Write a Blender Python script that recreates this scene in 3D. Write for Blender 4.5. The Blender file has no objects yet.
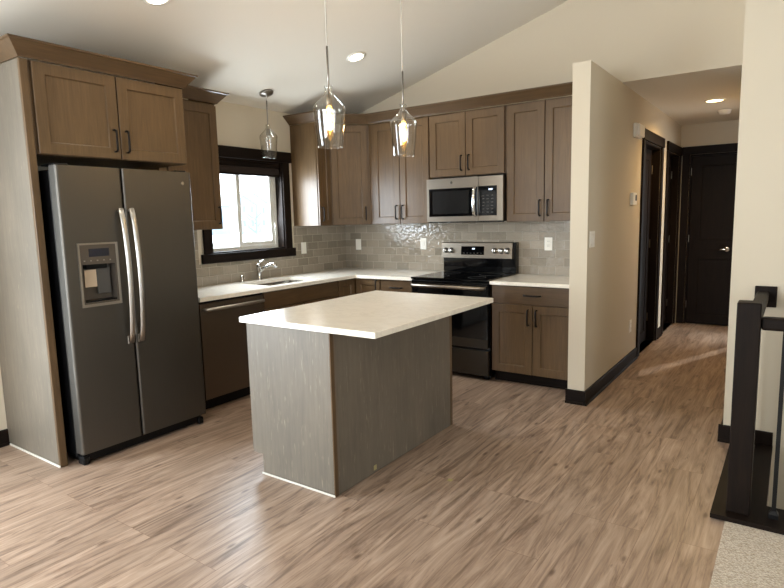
import bpy, bmesh, math, random
from mathutils import Vector, Matrix
random.seed(7)
C = bpy.context.scene
COL = C.collection
PI = math.pi

# ------------------------------------------------------------------ camera
def set_camera():
    yaw, pitch, roll, f = 0.6112, -0.1306, -0.0241, 575.5
    cy, sy, cp, sp = math.cos(yaw), math.sin(yaw), math.cos(pitch), math.sin(pitch)
    fwd = Vector((-sy*cp, cy*cp, sp)); right = Vector((cy, sy, 0)); up = right.cross(fwd)
    cr, sr = math.cos(roll), math.sin(roll)
    r2 = cr*right + sr*up; u2 = -sr*right + cr*up
    cd = bpy.data.cameras.new('camera'); co = bpy.data.objects.new('camera', cd); COL.objects.link(co)
    M = Matrix((r2, u2, -fwd)).transposed().to_4x4()
    M.translation = (4.1346, -5.0139, 1.400)
    co.matrix_world = M
    cd.sensor_width = 36; cd.lens = f/784*36; cd.clip_start = .05; cd.clip_end = 400
    C.camera = co
set_camera()

# ------------------------------------------------------------------ world, lights, exposure
w = bpy.data.worlds.new('overcast_sky'); C.world = w; w.use_nodes = True
bg = w.node_tree.nodes['Background']; bg.inputs[0].default_value = (.86, .94, 1, 1); bg.inputs[1].default_value = 7.5
vs = C.view_settings
vs.view_transform = 'Standard'; vs.look = 'None'; vs.gamma = 1; vs.use_curve_mapping = False
vs.exposure = 0.0

def area(name, loc, direction, sx, sy, power, col):
    l = bpy.data.lights.new(name, 'AREA'); l.shape = 'RECTANGLE'; l.size = sx; l.size_y = sy; l.energy = power; l.color = col
    o = bpy.data.objects.new(name, l); COL.objects.link(o); o.location = loc
    o.rotation_euler = Vector(direction).to_track_quat('-Z', 'Y').to_euler()
    return o
DAY = (.79, .905, 1.0)
# area lamps for daylight at the wall openings; rear and far ones are added
area('daylight_patio_door', (-.02, -5.05, 1.08), (1, 0, -.04), 1.42, 2.0, 120, DAY)
area('added_rear_daylight', (2.4, -7.35, 1.45), (0, 1, -.05), 2.3, 1.3, 125, (.93, .97, 1))
area('added_far_daylight', (8.75, -4.6, 1.5), (-1, 0, -.05), 2.2, 1.3, 42, DAY)
area('daylight_kitchen_window', (-.06, -1.375, 1.49), (1, 0, -.15), .80, .62, 40, DAY)

sun = bpy.data.lights.new('low_sun', 'SUN'); sun.energy = 2.2; sun.color = (1, .95, .85); sun.angle = .03
so = bpy.data.objects.new('low_sun', sun); COL.objects.link(so); so.location = (12, 20, 8)
so.rotation_euler = Vector((-.56, -1.42, -1.32)).to_track_quat('-Z', 'Y').to_euler()

# ------------------------------------------------------------------ materials
def lin(c):
    return tuple((v/12.92 if v <= .04045 else ((v+.055)/1.055)**2.4) for v in [x/255 for x in c]) + (1,)
def mat(name, rgb=(128, 128, 128), rough=.5, metal=0, spec=.5, **kw):
    m = bpy.data.materials.new(name); m.use_nodes = True
    b = m.node_tree.nodes['Principled BSDF']
    b.inputs['Base Color'].default_value = lin(rgb); b.inputs['Roughness'].default_value = rough
    b.inputs['Metallic'].default_value = metal; b.inputs['Specular IOR Level'].default_value = spec
    for k, v in kw.items(): b.inputs[k].default_value = v
    return m
def nt(m): return m.node_tree, m.node_tree.nodes, m.node_tree.links, m.node_tree.nodes['Principled BSDF']
def coords(N, L, scale=(1, 1, 1), loc=(0, 0, 0), rot=(0, 0, 0), world=False):
    if world:
        g = N.new('ShaderNodeNewGeometry'); out = g.outputs['Position']
    else:
        t = N.new('ShaderNodeTexCoord'); out = t.outputs['Object']
    mp = N.new('ShaderNodeMapping'); mp.inputs['Scale'].default_value = scale; mp.inputs['Location'].default_value = loc
    mp.inputs['Rotation'].default_value = rot
    L.new(out, mp.inputs[0]); return mp.outputs[0]
def noise(N, L, vec, scale, detail=4, rough=.55, dist=0):
    n = N.new('ShaderNodeTexNoise'); n.inputs['Scale'].default_value = scale; n.inputs['Detail'].default_value = detail
    n.inputs['Roughness'].default_value = rough; n.inputs['Distortion'].default_value = dist
    L.new(vec, n.inputs['Vector']); return n.outputs['Fac']
def ramp(N, L, fac, stops):
    r = N.new('ShaderNodeValToRGB'); e = r.color_ramp.elements
    while len(e) < len(stops): e.new(.5)
    for el, (p, c) in zip(e, stops): el.position = p; el.color = c
    L.new(fac, r.inputs[0]); return r.outputs[0]
def mixc(N, L, fac, a, b, mode='MIX'):
    x = N.new('ShaderNodeMix'); x.data_type = 'RGBA'; x.blend_type = mode
    for sock, v in ((x.inputs[0], fac), (x.inputs[6], a), (x.inputs[7], b)):
        if isinstance(v, (int, float)): sock.default_value = v
        elif isinstance(v, tuple): sock.default_value = v
        else: L.new(v, sock)
    return x.outputs[2]
def bump(N, L, B, h, strength=.2, dist=.01):
    b = N.new('ShaderNodeBump'); b.inputs['Strength'].default_value = strength; b.inputs['Distance'].default_value = dist
    L.new(h, b.inputs['Height']); L.new(b.outputs[0], B.inputs['Normal'])

def wood(name, dark, light, along='z', rough=.36, fleck=.0, k=1.0, spec=.4):
    m = mat(name, light, rough, spec=spec); T, N, L, B = nt(m)
    s = {'z': (14, 14, 1.1), 'y': (14, 1.1, 14), 'x': (1.1, 14, 14)}[along]
    v = coords(N, L, s, world=True)
    n1 = noise(N, L, v, 3.2*k, 8, .62, .6)
    s2 = {'z': (60, 60, 2.2), 'y': (60, 2.2, 60), 'x': (2.2, 60, 60)}[along]
    n2 = noise(N, L, coords(N, L, s2, world=True), 3.0*k, 3, .6)
    v3 = coords(N, L, (1.6, 1.6, 1.2), world=True)
    n3 = noise(N, L, v3, 2.0, 3, .5)
    c = ramp(N, L, n1, [(.28, lin(dark)), (.72, lin(light))])
    c = mixc(N, L, .30, c, ramp(N, L, n2, [(.3, lin(dark)), (.7, lin(light))]))
    blot = ramp(N, L, n3, [(.3, (.80, .80, .80, 1)), (.7, (1.12, 1.10, 1.08, 1))])
    c = mixc(N, L, .8, c, blot, 'MULTIPLY')
    if fleck:
        s4 = {'z': (70, 70, 7), 'y': (70, 7, 70), 'x': (7, 70, 70)}[along]
        n4 = noise(N, L, coords(N, L, s4, world=True), 1.6, 2, .5)
        c = mixc(N, L, ramp(N, L, n4, [(.64, (0, 0, 0, 1)), (.76, (fleck, fleck, fleck, 1))]), c, lin((190, 178, 150)))
    L.new(c, B.inputs['Base Color'])
    bump(N, L, B, n2, .08, .002)
    return m

M = {}
M['cab'] = wood('stained_maple', (77, 58, 37), (103, 81, 55))
M['cab_h'] = wood('stained_maple_horizontal', (72, 54, 35), (95, 74, 50), 'x')
M['cab_hy'] = wood('stained_maple_horizontal_side', (72, 54, 35), (95, 74, 50), 'y')
M['panel'] = wood('daylight_greyed_maple', (97, 90, 80), (115, 107, 95), fleck=.28, rough=.45)  # same maple stain, with cool daylight put into its colour as grey
M['espresso'] = wood('espresso_wood', (15, 10, 8), (30, 21, 15), rough=.5, spec=.10)
M['espresso_h'] = wood('espresso_wood_horizontal', (15, 10, 8), (30, 21, 15), 'y', rough=.5, spec=.10)
M['espresso_x'] = wood('espresso_wood_crosswise', (15, 10, 8), (30, 21, 15), 'x', rough=.5, spec=.10)
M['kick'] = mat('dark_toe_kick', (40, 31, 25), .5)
M['caulk'] = mat('pale_caulk', (200, 196, 186), .5)

def paint(name, rgb, b=.12, sc=160):
    m = mat(name, rgb, .75, spec=.25); T, N, L, B = nt(m)
    v = coords(N, L, world=True)
    bump(N, L, B, noise(N, L, v, sc, 4, .6), b, .002); return m
M['wall'] = paint('greige_paint', (199, 188, 168))
M['ceil'] = paint('ceiling_paint', (218, 211, 198), .35, 70)
M['white'] = mat('white_plastic', (232, 228, 218), .4)
M['whitevinyl'] = mat('white_vinyl', (222, 222, 216), .35)
M['black'] = mat('black_plastic', (8, 8, 9), .4, spec=.2)
M['blackmetal'] = mat('black_iron', (18, 17, 17), .45, .6)
M['bronze'] = mat('dark_bronze', (16, 12, 10), .4, .3, .3)
M['blackglass'] = mat('black_glass', (8, 8, 9), .06)
M['chrome'] = mat('chrome', (225, 225, 225), .08, 1)
M['nickel'] = mat('brushed_nickel', (150, 145, 138), .28, 1)
M['socket'] = mat('socket_metal', (120, 112, 100), .3, 1)

def steel(name, rgb, rough, along='z', metal=.9):
    m = mat(name, rgb, rough, metal); T, N, L, B = nt(m)
    s = {'z': (300, 300, 2), 'x': (2, 300, 300), 'y': (300, 2, 300)}[along]
    n = noise(N, L, coords(N, L, s, world=True), 1, 2, .5)
    L.new(ramp(N, L, n, [(.2, (rough*.85,)*3+(1,)), (.8, (min(1, rough*1.2),)*3+(1,))]), B.inputs['Roughness'])
    return m
M['slate'] = steel('slate_steel', (90, 86, 80), .42)
M['slate_dark'] = steel('slate_steel_dishwasher', (104, 93, 82), .40, 'y')
M['steel'] = steel('stainless_steel', (140, 130, 117), .33, 'x')
M['steel_dark'] = steel('slate_steel_range', (66, 59, 51), .4, 'x')
M['handle'] = steel('handle_steel', (196, 194, 190), .30, 'z', 1)
M['sinksteel'] = steel('sink_steel', (180, 180, 178), .25, 'y', 1)

def quartz():
    m = mat('white_quartz', (235, 228, 214), .16); T, N, L, B = nt(m)
    v = coords(N, L, (1, 1.6, 1), world=True)
    n = noise(N, L, v, 3.5, 8, .7, 1.6)
    c = ramp(N, L, n, [(.45, lin((236, 229, 215))), (.5, lin((226, 218, 204))), (.53, lin((236, 229, 215)))])
    n2 = noise(N, L, v, 40, 4, .6)
    c = mixc(N, L, .2, c, ramp(N, L, n2, [(.4, lin((228, 221, 208))), (.6, lin((240, 234, 222)))]))
    L.new(c, B.inputs['Base Color']); return m
M['quartz'] = quartz()

def tile(name, axis):
    m = mat(name, (160, 148, 132), .07); T, N, L, B = nt(m)
    g = N.new('ShaderNodeNewGeometry'); sp = N.new('ShaderNodeSeparateXYZ'); L.new(g.outputs['Position'], sp.inputs[0])
    cb = N.new('ShaderNodeCombineXYZ'); L.new(sp.outputs['X' if axis == 'x' else 'Y'], cb.inputs[0])
    zz = N.new('ShaderNodeMath'); zz.operation = 'SUBTRACT'; zz.inputs[1].default_value = .864; L.new(sp.outputs['Z'], zz.inputs[0]); L.new(zz.outputs[0], cb.inputs[1])
    b = N.new('ShaderNodeTexBrick'); L.new(cb.outputs[0], b.inputs['Vector'])
    b.inputs['Scale'].default_value = 1; b.inputs['Brick Width'].default_value = .155; b.inputs['Row Height'].default_value = .0775
    b.inputs['Mortar Size'].default_value = .0022; b.inputs['Mortar Smooth'].default_value = .3; b.offset = .5
    b.inputs['Color1'].default_value = lin((134, 124, 109)); b.inputs['Color2'].default_value = lin((160, 149, 133)); b.inputs['Mortar'].default_value = lin((176, 167, 150))
    L.new(b.outputs['Color'], B.inputs['Base Color'])
    inv = N.new('ShaderNodeMath'); inv.operation = 'SUBTRACT'; inv.inputs[0].default_value = 1; L.new(b.outputs['Fac'], inv.inputs[1])
    wv = noise(N, L, coords(N, L, (1, 1, 1), world=True), 22, 3, .55)
    ad = N.new('ShaderNodeMath'); ad.operation = 'MULTIPLY_ADD'; ad.inputs[1].default_value = 1.6; L.new(wv, ad.inputs[0]); L.new(inv.outputs[0], ad.inputs[2])
    bump(N, L, B, ad.outputs[0], .7, .005)
    L.new(ramp(N, L, b.outputs['Fac'], [(0, (.07,)*3+(1,)), (1, (.6,)*3+(1,))]), B.inputs['Roughness'])
    return m
M['tile_x'] = tile('subway_tile_range_wall', 'x'); M['tile_y'] = tile('subway_tile_window_wall', 'y')

def plank():
    m = mat('vinyl_plank', (150, 120, 98), .36, spec=.45); T, N, L, B = nt(m)
    g = N.new('ShaderNodeNewGeometry'); sp = N.new('ShaderNodeSeparateXYZ'); L.new(g.outputs['Position'], sp.inputs[0])
    cb = N.new('ShaderNodeCombineXYZ'); L.new(sp.outputs['Y'], cb.inputs[0]); L.new(sp.outputs['X'], cb.inputs[1])
    b = N.new('ShaderNodeTexBrick'); L.new(cb.outputs[0], b.inputs['Vector']); b.offset = .37; b.offset_frequency = 3
    b.inputs['Scale'].default_value = 1; b.inputs['Brick Width'].default_value = 1.22; b.inputs['Row Height'].default_value = .152
    b.inputs['Mortar Size'].default_value = .0012; b.inputs['Mortar Smooth'].default_value = .2
    b.inputs['Color1'].default_value = (0, 0, 0, 1); b.inputs['Color2'].default_value = (1, 1, 1, 1); b.inputs['Mortar'].default_value = (.5, .5, .5, 1)
    # per-plank offset of the grain
    off = N.new('ShaderNodeVectorMath'); off.operation = 'MULTIPLY_ADD'
    L.new(b.outputs['Color'], off.inputs[0]); off.inputs[1].default_value = (7.3, 3.1, 5.7); L.new(g.outputs['Position'], off.inputs[2])
    def mp(s):
        q = N.new('ShaderNodeMapping'); q.inputs['Scale'].default_value = s; L.new(off.outputs[0], q.inputs[0]); return q.outputs[0]
    n1 = noise(N, L, mp((5.6, .55, 1)), 1.7, 6, .60, 3.4)
    n2 = noise(N, L, mp((70, 2.0, 1)), 1.5, 5, .65, .8)
    n3 = noise(N, L, mp((14, 1.7, 1)), 1.6, 4, .6, 1.5)
    c = ramp(N, L, n1, [(.32, lin((93, 74, 61))), (.46, lin((143, 120, 102))), (.56, lin((161, 138, 119))), (.70, lin((179, 157, 138)))])
    c = mixc(N, L, .22, c, ramp(N, L, n2, [(.34, lin((88, 69, 57))), (.66, lin((189, 167, 148)))]))
    tone = ramp(N, L, b.outputs['Color'], [(0, (.86, .85, .84, 1)), (1, (1.1, 1.1, 1.1, 1))])
    c = mixc(N, L, 1, c, tone, 'MULTIPLY')
    kn = ramp(N, L, n3, [(.645, (0, 0, 0, 1)), (.77, (.7, .7, .7, 1))])
    c = mixc(N, L, kn, c, lin((66, 46, 35)))
    # knots
    vo = N.new('ShaderNodeTexVoronoi'); vo.voronoi_dimensions = '2D'; vo.inputs['Scale'].default_value = 1; L.new(mp((4.2, 1.5, 1)), vo.inputs['Vector'])
    c = mixc(N, L, ramp(N, L, vo.outputs['Distance'], [(.015, (.7,)*3+(1,)), (.055, (0, 0, 0, 1))]), c, lin((72, 50, 38)))
    c = mixc(N, L, b.outputs['Fac'], c, lin((122, 97, 79)))
    L.new(c, B.inputs['Base Color'])
    L.new(ramp(N, L, n2, [(.3, (.42,)*3+(1,)), (.7, (.33,)*3+(1,))]), B.inputs['Roughness'])
    bump(N, L, B, n2, .12, .002); return m
M['plank'] = plank()

def carpet():
    m = mat('berber_carpet', (205, 192, 174), .95, spec=.1); T, N, L, B = nt(m)
    vo = N.new('ShaderNodeTexVoronoi'); vo.inputs['Scale'].default_value = 130; L.new(coords(N, L, world=True), vo.inputs['Vector'])
    n = noise(N, L, coords(N, L, world=True), 60, 3, .6)
    c = ramp(N, L, vo.outputs['Distance'], [(.1, lin((222, 211, 194))), (.7, lin((170, 155, 138)))])
    c = mixc(N, L, .4, c, ramp(N, L, n, [(.35, lin((186, 171, 152))), (.65, lin((224, 214, 198)))]))
    L.new(c, B.inputs['Base Color'])
    iv = N.new('ShaderNodeMath'); iv.operation = 'SUBTRACT'; iv.inputs[0].default_value = 1; L.new(vo.outputs['Distance'], iv.inputs[1])
    bump(N, L, B, iv.outputs[0], .8, .006); return m
M['carpet'] = carpet()

def thin_glass(name, tint=(1, 1, 1, 1), ior=4.5, film=.03):
    m = bpy.data.materials.new(name); m.use_nodes = True; N = m.node_tree.nodes; L = m.node_tree.links
    N.remove(N['Principled BSDF']); out = N['Material Output']
    t = N.new('ShaderNodeBsdfTransparent'); t.inputs[0].default_value = tint
    g = N.new('ShaderNodeBsdfGlossy'); g.inputs['Roughness'].default_value = .02
    lw = N.new('ShaderNodeLayerWeight'); lw.inputs[0].default_value = .5
    pw = N.new('ShaderNodeMath'); pw.operation = 'POWER'; pw.inputs[1].default_value = ior; L.new(lw.outputs['Facing'], pw.inputs[0])
    ad = N.new('ShaderNodeMath'); ad.operation = 'MULTIPLY_ADD'; ad.inputs[1].default_value = .8; ad.inputs[2].default_value = film; ad.use_clamp = True
    mx = N.new('ShaderNodeMixShader')
    L.new(pw.outputs[0], ad.inputs[0]); L.new(ad.outputs[0], mx.inputs[0]); L.new(t.outputs[0], mx.inputs[1]); L.new(g.outputs[0], mx.inputs[2])
    L.new(mx.outputs[0], out.inputs[0]); return m
M['pane'] = thin_glass('window_glass'); M['shade'] = thin_glass('clear_shade_glass', (.97, .97, .96, 1), 2.6, .045)
M['bulbglass'] = thin_glass('amber_bulb_glass', (1, .95, .82, 1), 4.5)
def emis(name, rgb, s):
    m = mat(name, rgb, .4); b = m.node_tree.nodes['Principled BSDF']
    b.inputs['Emission Color'].default_value = lin(rgb); b.inputs['Emission Strength'].default_value = s; return m
def lit_bulb():
    m = thin_glass('glowing_bulb_glass', (1, .95, .82, 1), 4.5, .03); N = m.node_tree.nodes; L = m.node_tree.links; out = N['Material Output']
    e = N.new('ShaderNodeEmission'); e.inputs[0].default_value = lin((255, 190, 95)); e.inputs[1].default_value = 3
    ad = N.new('ShaderNodeAddShader'); src = out.inputs[0].links[0].from_socket
    L.new(src, ad.inputs[0]); L.new(e.outputs[0], ad.inputs[1]); L.new(ad.outputs[0], out.inputs[0]); return m
M['litbulb'] = lit_bulb()
M['filament'] = emis('glowing_filament', (255, 190, 90), 60)
M['led'] = emis('recessed_lamp', (255, 244, 225), 9)
M['led_warm'] = emis('hall_lamp', (255, 226, 170), 9)
M['digit'] = emis('clock_digits', (215, 232, 255), 2.5)
M['lcd'] = mat('dark_blue_display', (14, 18, 34), .12)
M['card'] = mat('cardboard_card', (186, 168, 146), .7)
M['tape'] = mat('yellow_tape', (168, 158, 112), .7)
M['snow'] = mat('snow', (225, 230, 236), .9, spec=.1)
M['siding'] = mat('pale_blue_siding', (116, 130, 140), .8)
M['siding2'] = mat('grey_siding', (120, 130, 138), .8)
M['bark'] = mat('grey_bark', (104, 112, 120), .9)
M['winpane'] = mat('house_window', (96, 108, 122), .4)

# ------------------------------------------------------------------ mesh helpers
class MB:
    def __init__(s): s.bm = bmesh.new()
    def faces(s, vs, fs, bev=0, seg=2, smooth=False):
        t = bmesh.new(); V = [t.verts.new(v) for v in vs]
        for f in fs:
            try: t.faces.new([V[i] for i in f])
            except ValueError: pass
        bmesh.ops.recalc_face_normals(t, faces=t.faces)
        if bev: bmesh.ops.bevel(t, geom=list(t.edges), offset=bev, segments=seg, profile=.5, affect='EDGES', clamp_overlap=True)
        if smooth:
            for f in t.faces: f.smooth = True
        s.add(t); return s
    def add(s, t, mtx=None):
        me = bpy.data.meshes.new('tmp'); t.to_mesh(me); t.free()
        if mtx: me.transform(mtx)
        s.bm.from_mesh(me); bpy.data.meshes.remove(me)
    def box(s, x0, x1, y0, y1, z0, z1, bev=0, seg=2):
        v = [(x, y, z) for z in (z0, z1) for y in (y0, y1) for x in (x0, x1)]
        return s.faces(v, [(0, 1, 3, 2), (4, 5, 7, 6), (0, 1, 5, 4), (2, 3, 7, 6), (0, 2, 6, 4), (1, 3, 7, 5)], bev, seg)
    def prism(s, poly, axis, a, b, bev=0):
        def P(p, t):
            return {'x': (t, p[0], p[1]), 'y': (p[0], t, p[1]), 'z': (p[0], p[1], t)}[axis]
        n = len(poly)
        v = [P(p, a) for p in poly] + [P(p, b) for p in poly]
        f = [tuple(range(n)), tuple(range(n, 2*n))] + [(i, (i+1) % n, n+(i+1) % n, n+i) for i in range(n)]
        return s.faces(v, f, bev)
    def grid(s, us, vs, skip, a, b, axis, bev=0):
        """slab of cells us x vs with some cells left out; axis is the thickness direction"""
        def P(u, v, t):
            return {'x': (t, u, v), 'y': (u, t, v), 'z': (u, v, t)}[axis]
        t = bmesh.new(); cache = {}
        def V(i, j, k):
            if (i, j, k) not in cache: cache[(i, j, k)] = t.verts.new(P(us[i], vs[j], (a, b)[k]))
            return cache[(i, j, k)]
        nu, nv = len(us)-1, len(vs)-1
        on = lambda i, j: 0 <= i < nu and 0 <= j < nv and (i, j) not in skip
        for i in range(nu):
            for j in range(nv):
                if not on(i, j): continue
                for k in (0, 1): t.faces.new([V(i, j, k), V(i+1, j, k), V(i+1, j+1, k), V(i, j+1, k)])
                for (di, dj, e) in ((-1, 0, ((i, j), (i, j+1))), (1, 0, ((i+1, j), (i+1, j+1))), (0, -1, ((i, j), (i+1, j))), (0, 1, ((i, j+1), (i+1, j+1)))):
                    if not on(i+di, j+dj):
                        p, q = e; t.faces.new([V(*p, 0), V(*q, 0), V(*q, 1), V(*p, 1)])
        bmesh.ops.recalc_face_normals(t, faces=t.faces)
        s.add(t); return s
    def lathe(s, prof, center, axis='z', seg=32, closed=False):
        t = bmesh.new(); rings = []
        for r, h in prof:
            if r < 1e-6: rings.append([t.verts.new((0, 0, h))])
            else: rings.append([t.verts.new((r*math.cos(2*PI*i/seg), r*math.sin(2*PI*i/seg), h)) for i in range(seg)])
        for A, B in zip(rings, rings[1:]):
            for i in range(seg):
                j = (i+1) % seg
                if len(A) == 1 and len(B) == 1: continue
                if len(A) == 1: t.faces.new([A[0], B[i], B[j]])
                elif len(B) == 1: t.faces.new([A[i], A[j], B[0]])
                else: t.faces.new([A[i], A[j], B[j], B[i]])
        for f in t.faces: f.smooth = True
        bmesh.ops.recalc_face_normals(t, faces=t.faces)
        if isinstance(axis, Vector): R = axis.to_track_quat('Z', 'Y').to_matrix().to_4x4()
        else: R = {'z': Matrix.Identity(4), 'x': Matrix.Rotation(PI/2, 4, 'Y'), 'y': Matrix.Rotation(PI/2, 4, 'X'), '-y': Matrix.Rotation(PI/2, 4, 'X')}[axis]
        s.add(t, Matrix.Translation(center) @ R); return s
    def cyl(s, p, q, r, seg=16):
        p, q = Vector(p), Vector(q); h = (q-p).length
        return s.lathe([(0, 0), (r, 0), (r, h), (0, h)], p, (q-p).normalized(), seg).flat()
    def flat(s): return s
    def tube(s, pts, r, seg=10, flat=1.0, ref=None):
        """swept tube; r number or list; flat squashes along ref"""
        pts = [Vector(p) for p in pts]; n = len(pts); rs = r if isinstance(r, list) else [r]*n
        t = bmesh.new(); rings = []; prev = None
        for i, p in enumerate(pts):
            d = (pts[min(i+1, n-1)] - pts[max(i-1, 0)]).normalized()
            if ref is not None: a = (Vector(ref) - d*d.dot(Vector(ref))).normalized()
            elif prev is None: a = d.orthogonal().normalized()
            else: a = (prev - d*d.dot(prev)).normalized()
            prev = a; b = d.cross(a)
            rings.append([t.verts.new(p + rs[i]*(flat*math.cos(2*PI*k/seg)*a + math.sin(2*PI*k/seg)*b)) for k in range(seg)])
        for A, B in zip(rings, rings[1:]):
            for k in range(seg):
                f = t.faces.new([A[k], A[(k+1) % seg], B[(k+1) % seg], B[k]]); f.smooth = True
        t.faces.new(rings[0]); t.faces.new(rings[-1])
        bmesh.ops.recalc_face_normals(t, faces=t.faces)
        s.add(t); return s
    def map(s, origin, u, v, w):
        M4 = Matrix((Vector(u), Vector(v), Vector(w))).transposed().to_4x4(); M4.translation = origin
        s.bm.transform(M4)
        bmesh.ops.recalc_face_normals(s.bm, faces=s.bm.faces); return s

def base_of(parent):
    o = Vector((0, 0, 0))
    while parent is not None: o += parent.location; parent = parent.parent
    return o
def build(name, mb, m, parent=None, label=None):
    me = bpy.data.meshes.new(name)
    mb.bm.transform(Matrix.Translation(-base_of(parent)))
    mb.bm.to_mesh(me); mb.bm.free(); me.materials.append(M[m] if isinstance(m, str) else m)
    o = bpy.data.objects.new(name, me); COL.objects.link(o)
    if parent is not None: o.parent = parent
    if label: o['label'] = label
    return o
def tag(o, label, cat, group=None):
    o['label'] = label; o['category'] = cat; o['kind'] = 'thing'
    if group: o['group'] = group
    return o
def thing(name, loc, label, cat, group=None):
    o = bpy.data.objects.new(name, None); o.empty_display_size = .1; COL.objects.link(o); o.location = loc
    return tag(o, label, cat, group)
def struct(name, mb, m, parent=None):
    o = build(name, mb, m, parent)
    if parent is None: o['kind'] = 'structure'
    return o

# frames: (u, v, w) axes for faces that look along +x or -y or the diagonal
FX = lambda x: (lambda y, z: ((x, y, z), (0, 1, 0), (0, 0, 1), (1, 0, 0)))      # u runs along +y
FY = lambda y: (lambda x, z: ((x, y, z), (1, 0, 0), (0, 0, 1), (0, -1, 0)))     # u runs along +x

def shaker(W, H, T=.02, fr=.062, rec=.009, slab=False):
    """a cabinet front of width W, height H in (u,v,w): back at w=0, front at w=T"""
    mb = MB()
    if slab: return mb.box(0, W, 0, H, 0, T, .002, 1)
    c = .0018
    def rect(i, w): return [(i, i, w), (W-i, i, w), (W-i, H-i, w), (i, H-i, w)]
    rings = [rect(0, 0), rect(0, T-c), rect(c, T), rect(fr, T), rect(fr+.004, T-.003), rect(fr+.006, T-rec)]
    v = [p for r in rings for p in r]; f = [(0, 1, 2, 3)]
    for k in range(len(rings)-1):
        for i in range(4):
            j = (i+1) % 4; f.append((4*k+i, 4*k+j, 4*k+4+j, 4*k+4+i))
    n = 4*(len(rings)-1); f.append((n, n+1, n+2, n+3))
    return mb.faces(v, f)
def front(name, fr, u0, v0, W, H, parent, m='cab', slab=False, rail=.062):
    return build(name, shaker(W, H, slab=slab, fr=rail).map(*fr(u0, v0)), m, parent)
def pull(fr, u, v, parent, vertical=True, length=.128, w0=.02):
    r = .0064; h = length/2; o = .030
    P = [(0, -h, w0-.001), (0, -h, w0+o*.6), (0, -h+.006, w0+o), (0, -h*.4, w0+o+.001), (0, h*.4, w0+o+.001), (0, h-.006, w0+o), (0, h, w0+o*.6), (0, h, w0-.001)]
    if not vertical: P = [(q, p, s) for p, q, s in P]
    mb = MB().tube([(u_, v_, w_) for u_, v_, w_ in P], r, 8)
    O = fr(0, 0); mb.bm.transform(Matrix.Translation((u, v, 0)))
    return build('handle', mb.map(*O), 'bronze', parent)

# dimensions read off the photograph
CT = .864; CB = .834; UB = 1.347; UT = 2.325; XS = 2.800; XT = 2.925; YE = 2.95; XR = 3.838; YW = -1.105; SL = .29
RIDGE = 4.4; XB = 8.8; YB = -7.5
ceil_z = lambda x: 2.44 + SL*(x if x <= RIDGE else 2*RIDGE-x)

# ------------------------------------------------------------------ the room
struct('floor', MB().grid([-.0, 3.945, 4.095, 5.25, XB], [YB, -2.165, -1.96, YW, YW+.06, YE+.12],
    {(1, 0), (2, 0), (3, 0), (2, 2), (2, 3)}, -.12, 0, 'z'), 'plank')
struct('floor_carpet', MB().grid([3.945, XB], [YB, -2.165], set(), -.12, .008, 'z'), 'carpet')
struct('wall_left', MB().grid([YB, -5.80, -4.30, -1.82, -.94, .12], [-.12, .05, 1.13, 1.965, 2.12, 2.44], {(1, 1), (1, 2), (1, 3), (3, 2)}, -.14, 0, 'x'), 'wall')
struct('wall_back', MB().prism([(0, -.12), (XS, -.12), (XS, 2.44), (XB, 2.44), (RIDGE, ceil_z(RIDGE)), (0, 2.44)], 'y', 0, .12), 'wall')
struct('ceiling', MB().prism([(-.14, 2.44-.14*SL), (RIDGE, ceil_z(RIDGE)), (XB+.12, 2.44-.12*SL), (XB+.12, 2.60), (RIDGE, ceil_z(RIDGE)+.15), (-.14, 2.56)], 'y', YB-.12, .12), 'ceil')
OP = [(.90, 1.71), (2.13, 2.88)]
struct('wall_hall_left', MB().grid([-.85, OP[0][0], OP[0][1], OP[1][0], OP[1][1], YE+.12], [-.12, 0, 2.07, 2.44], {(1, 1), (3, 1)}, XS+.0005, XT, 'x'), 'wall')
struct('wall_hall_end', MB().grid([XT, 3.035, 3.80, XR+.12], [-.12, 0, 2.08, 2.44], {(1, 1)}, YE, YE+.12, 'y'), 'wall')
struct('wall_hall_right', MB().grid([YW+.12, 1.95, 2.70, YE+.12], [-.12, 0, 2.07, 2.44], {(1, 1)}, XR, XR+.12, 'x'), 'wall')
struct('ceiling_hall', MB().box(XT+.0005, XR+.1195, .0005, YE+.12, 2.4392, 2.50), 'ceil')
struct('wall_right', MB().prism([(XR, -2.7), (XB, -2.7), (XB, 2.44), (RIDGE, ceil_z(RIDGE)), (XR, ceil_z(XR))], 'y', YW, YW+.12), 'wall')
struct('wall_far_right', MB().grid([YB-.12, -5.75, -3.45, .12], [-.12, .85, 2.15, 2.45], {(1, 1)}, XB, XB+.12, 'x'), 'wall')
struct('wall_rear', MB().grid([0, 1.2, 3.6, XB], [-.12, .85, 2.12, 2.4401], {(1, 1)}, YB-.12, YB, 'y'), 'wall')
struct('wall_rear_gable', MB().prism([(0, 2.44), (XB, 2.44), (RIDGE, ceil_z(RIDGE))], 'y', YB-.12, YB), 'wall')
struct('wall_stair_left', MB().box(4.0, 4.095, -1.96, YW-.0005, -2.7, -.1205), 'wall')
struct('wall_stair_right', MB().box(5.25, 5.35, -1.96, YW-.0005, -2.7, -.1205), 'wall')
struct('wall_stair_front', MB().box(4.0, 5.35, -2.06, -1.9605, -2.7, -.1205), 'wall')
struct('floor_stairwell', MB().box(4.0, 5.35, -2.06, YW, -2.8, -2.7), 'carpet')

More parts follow.
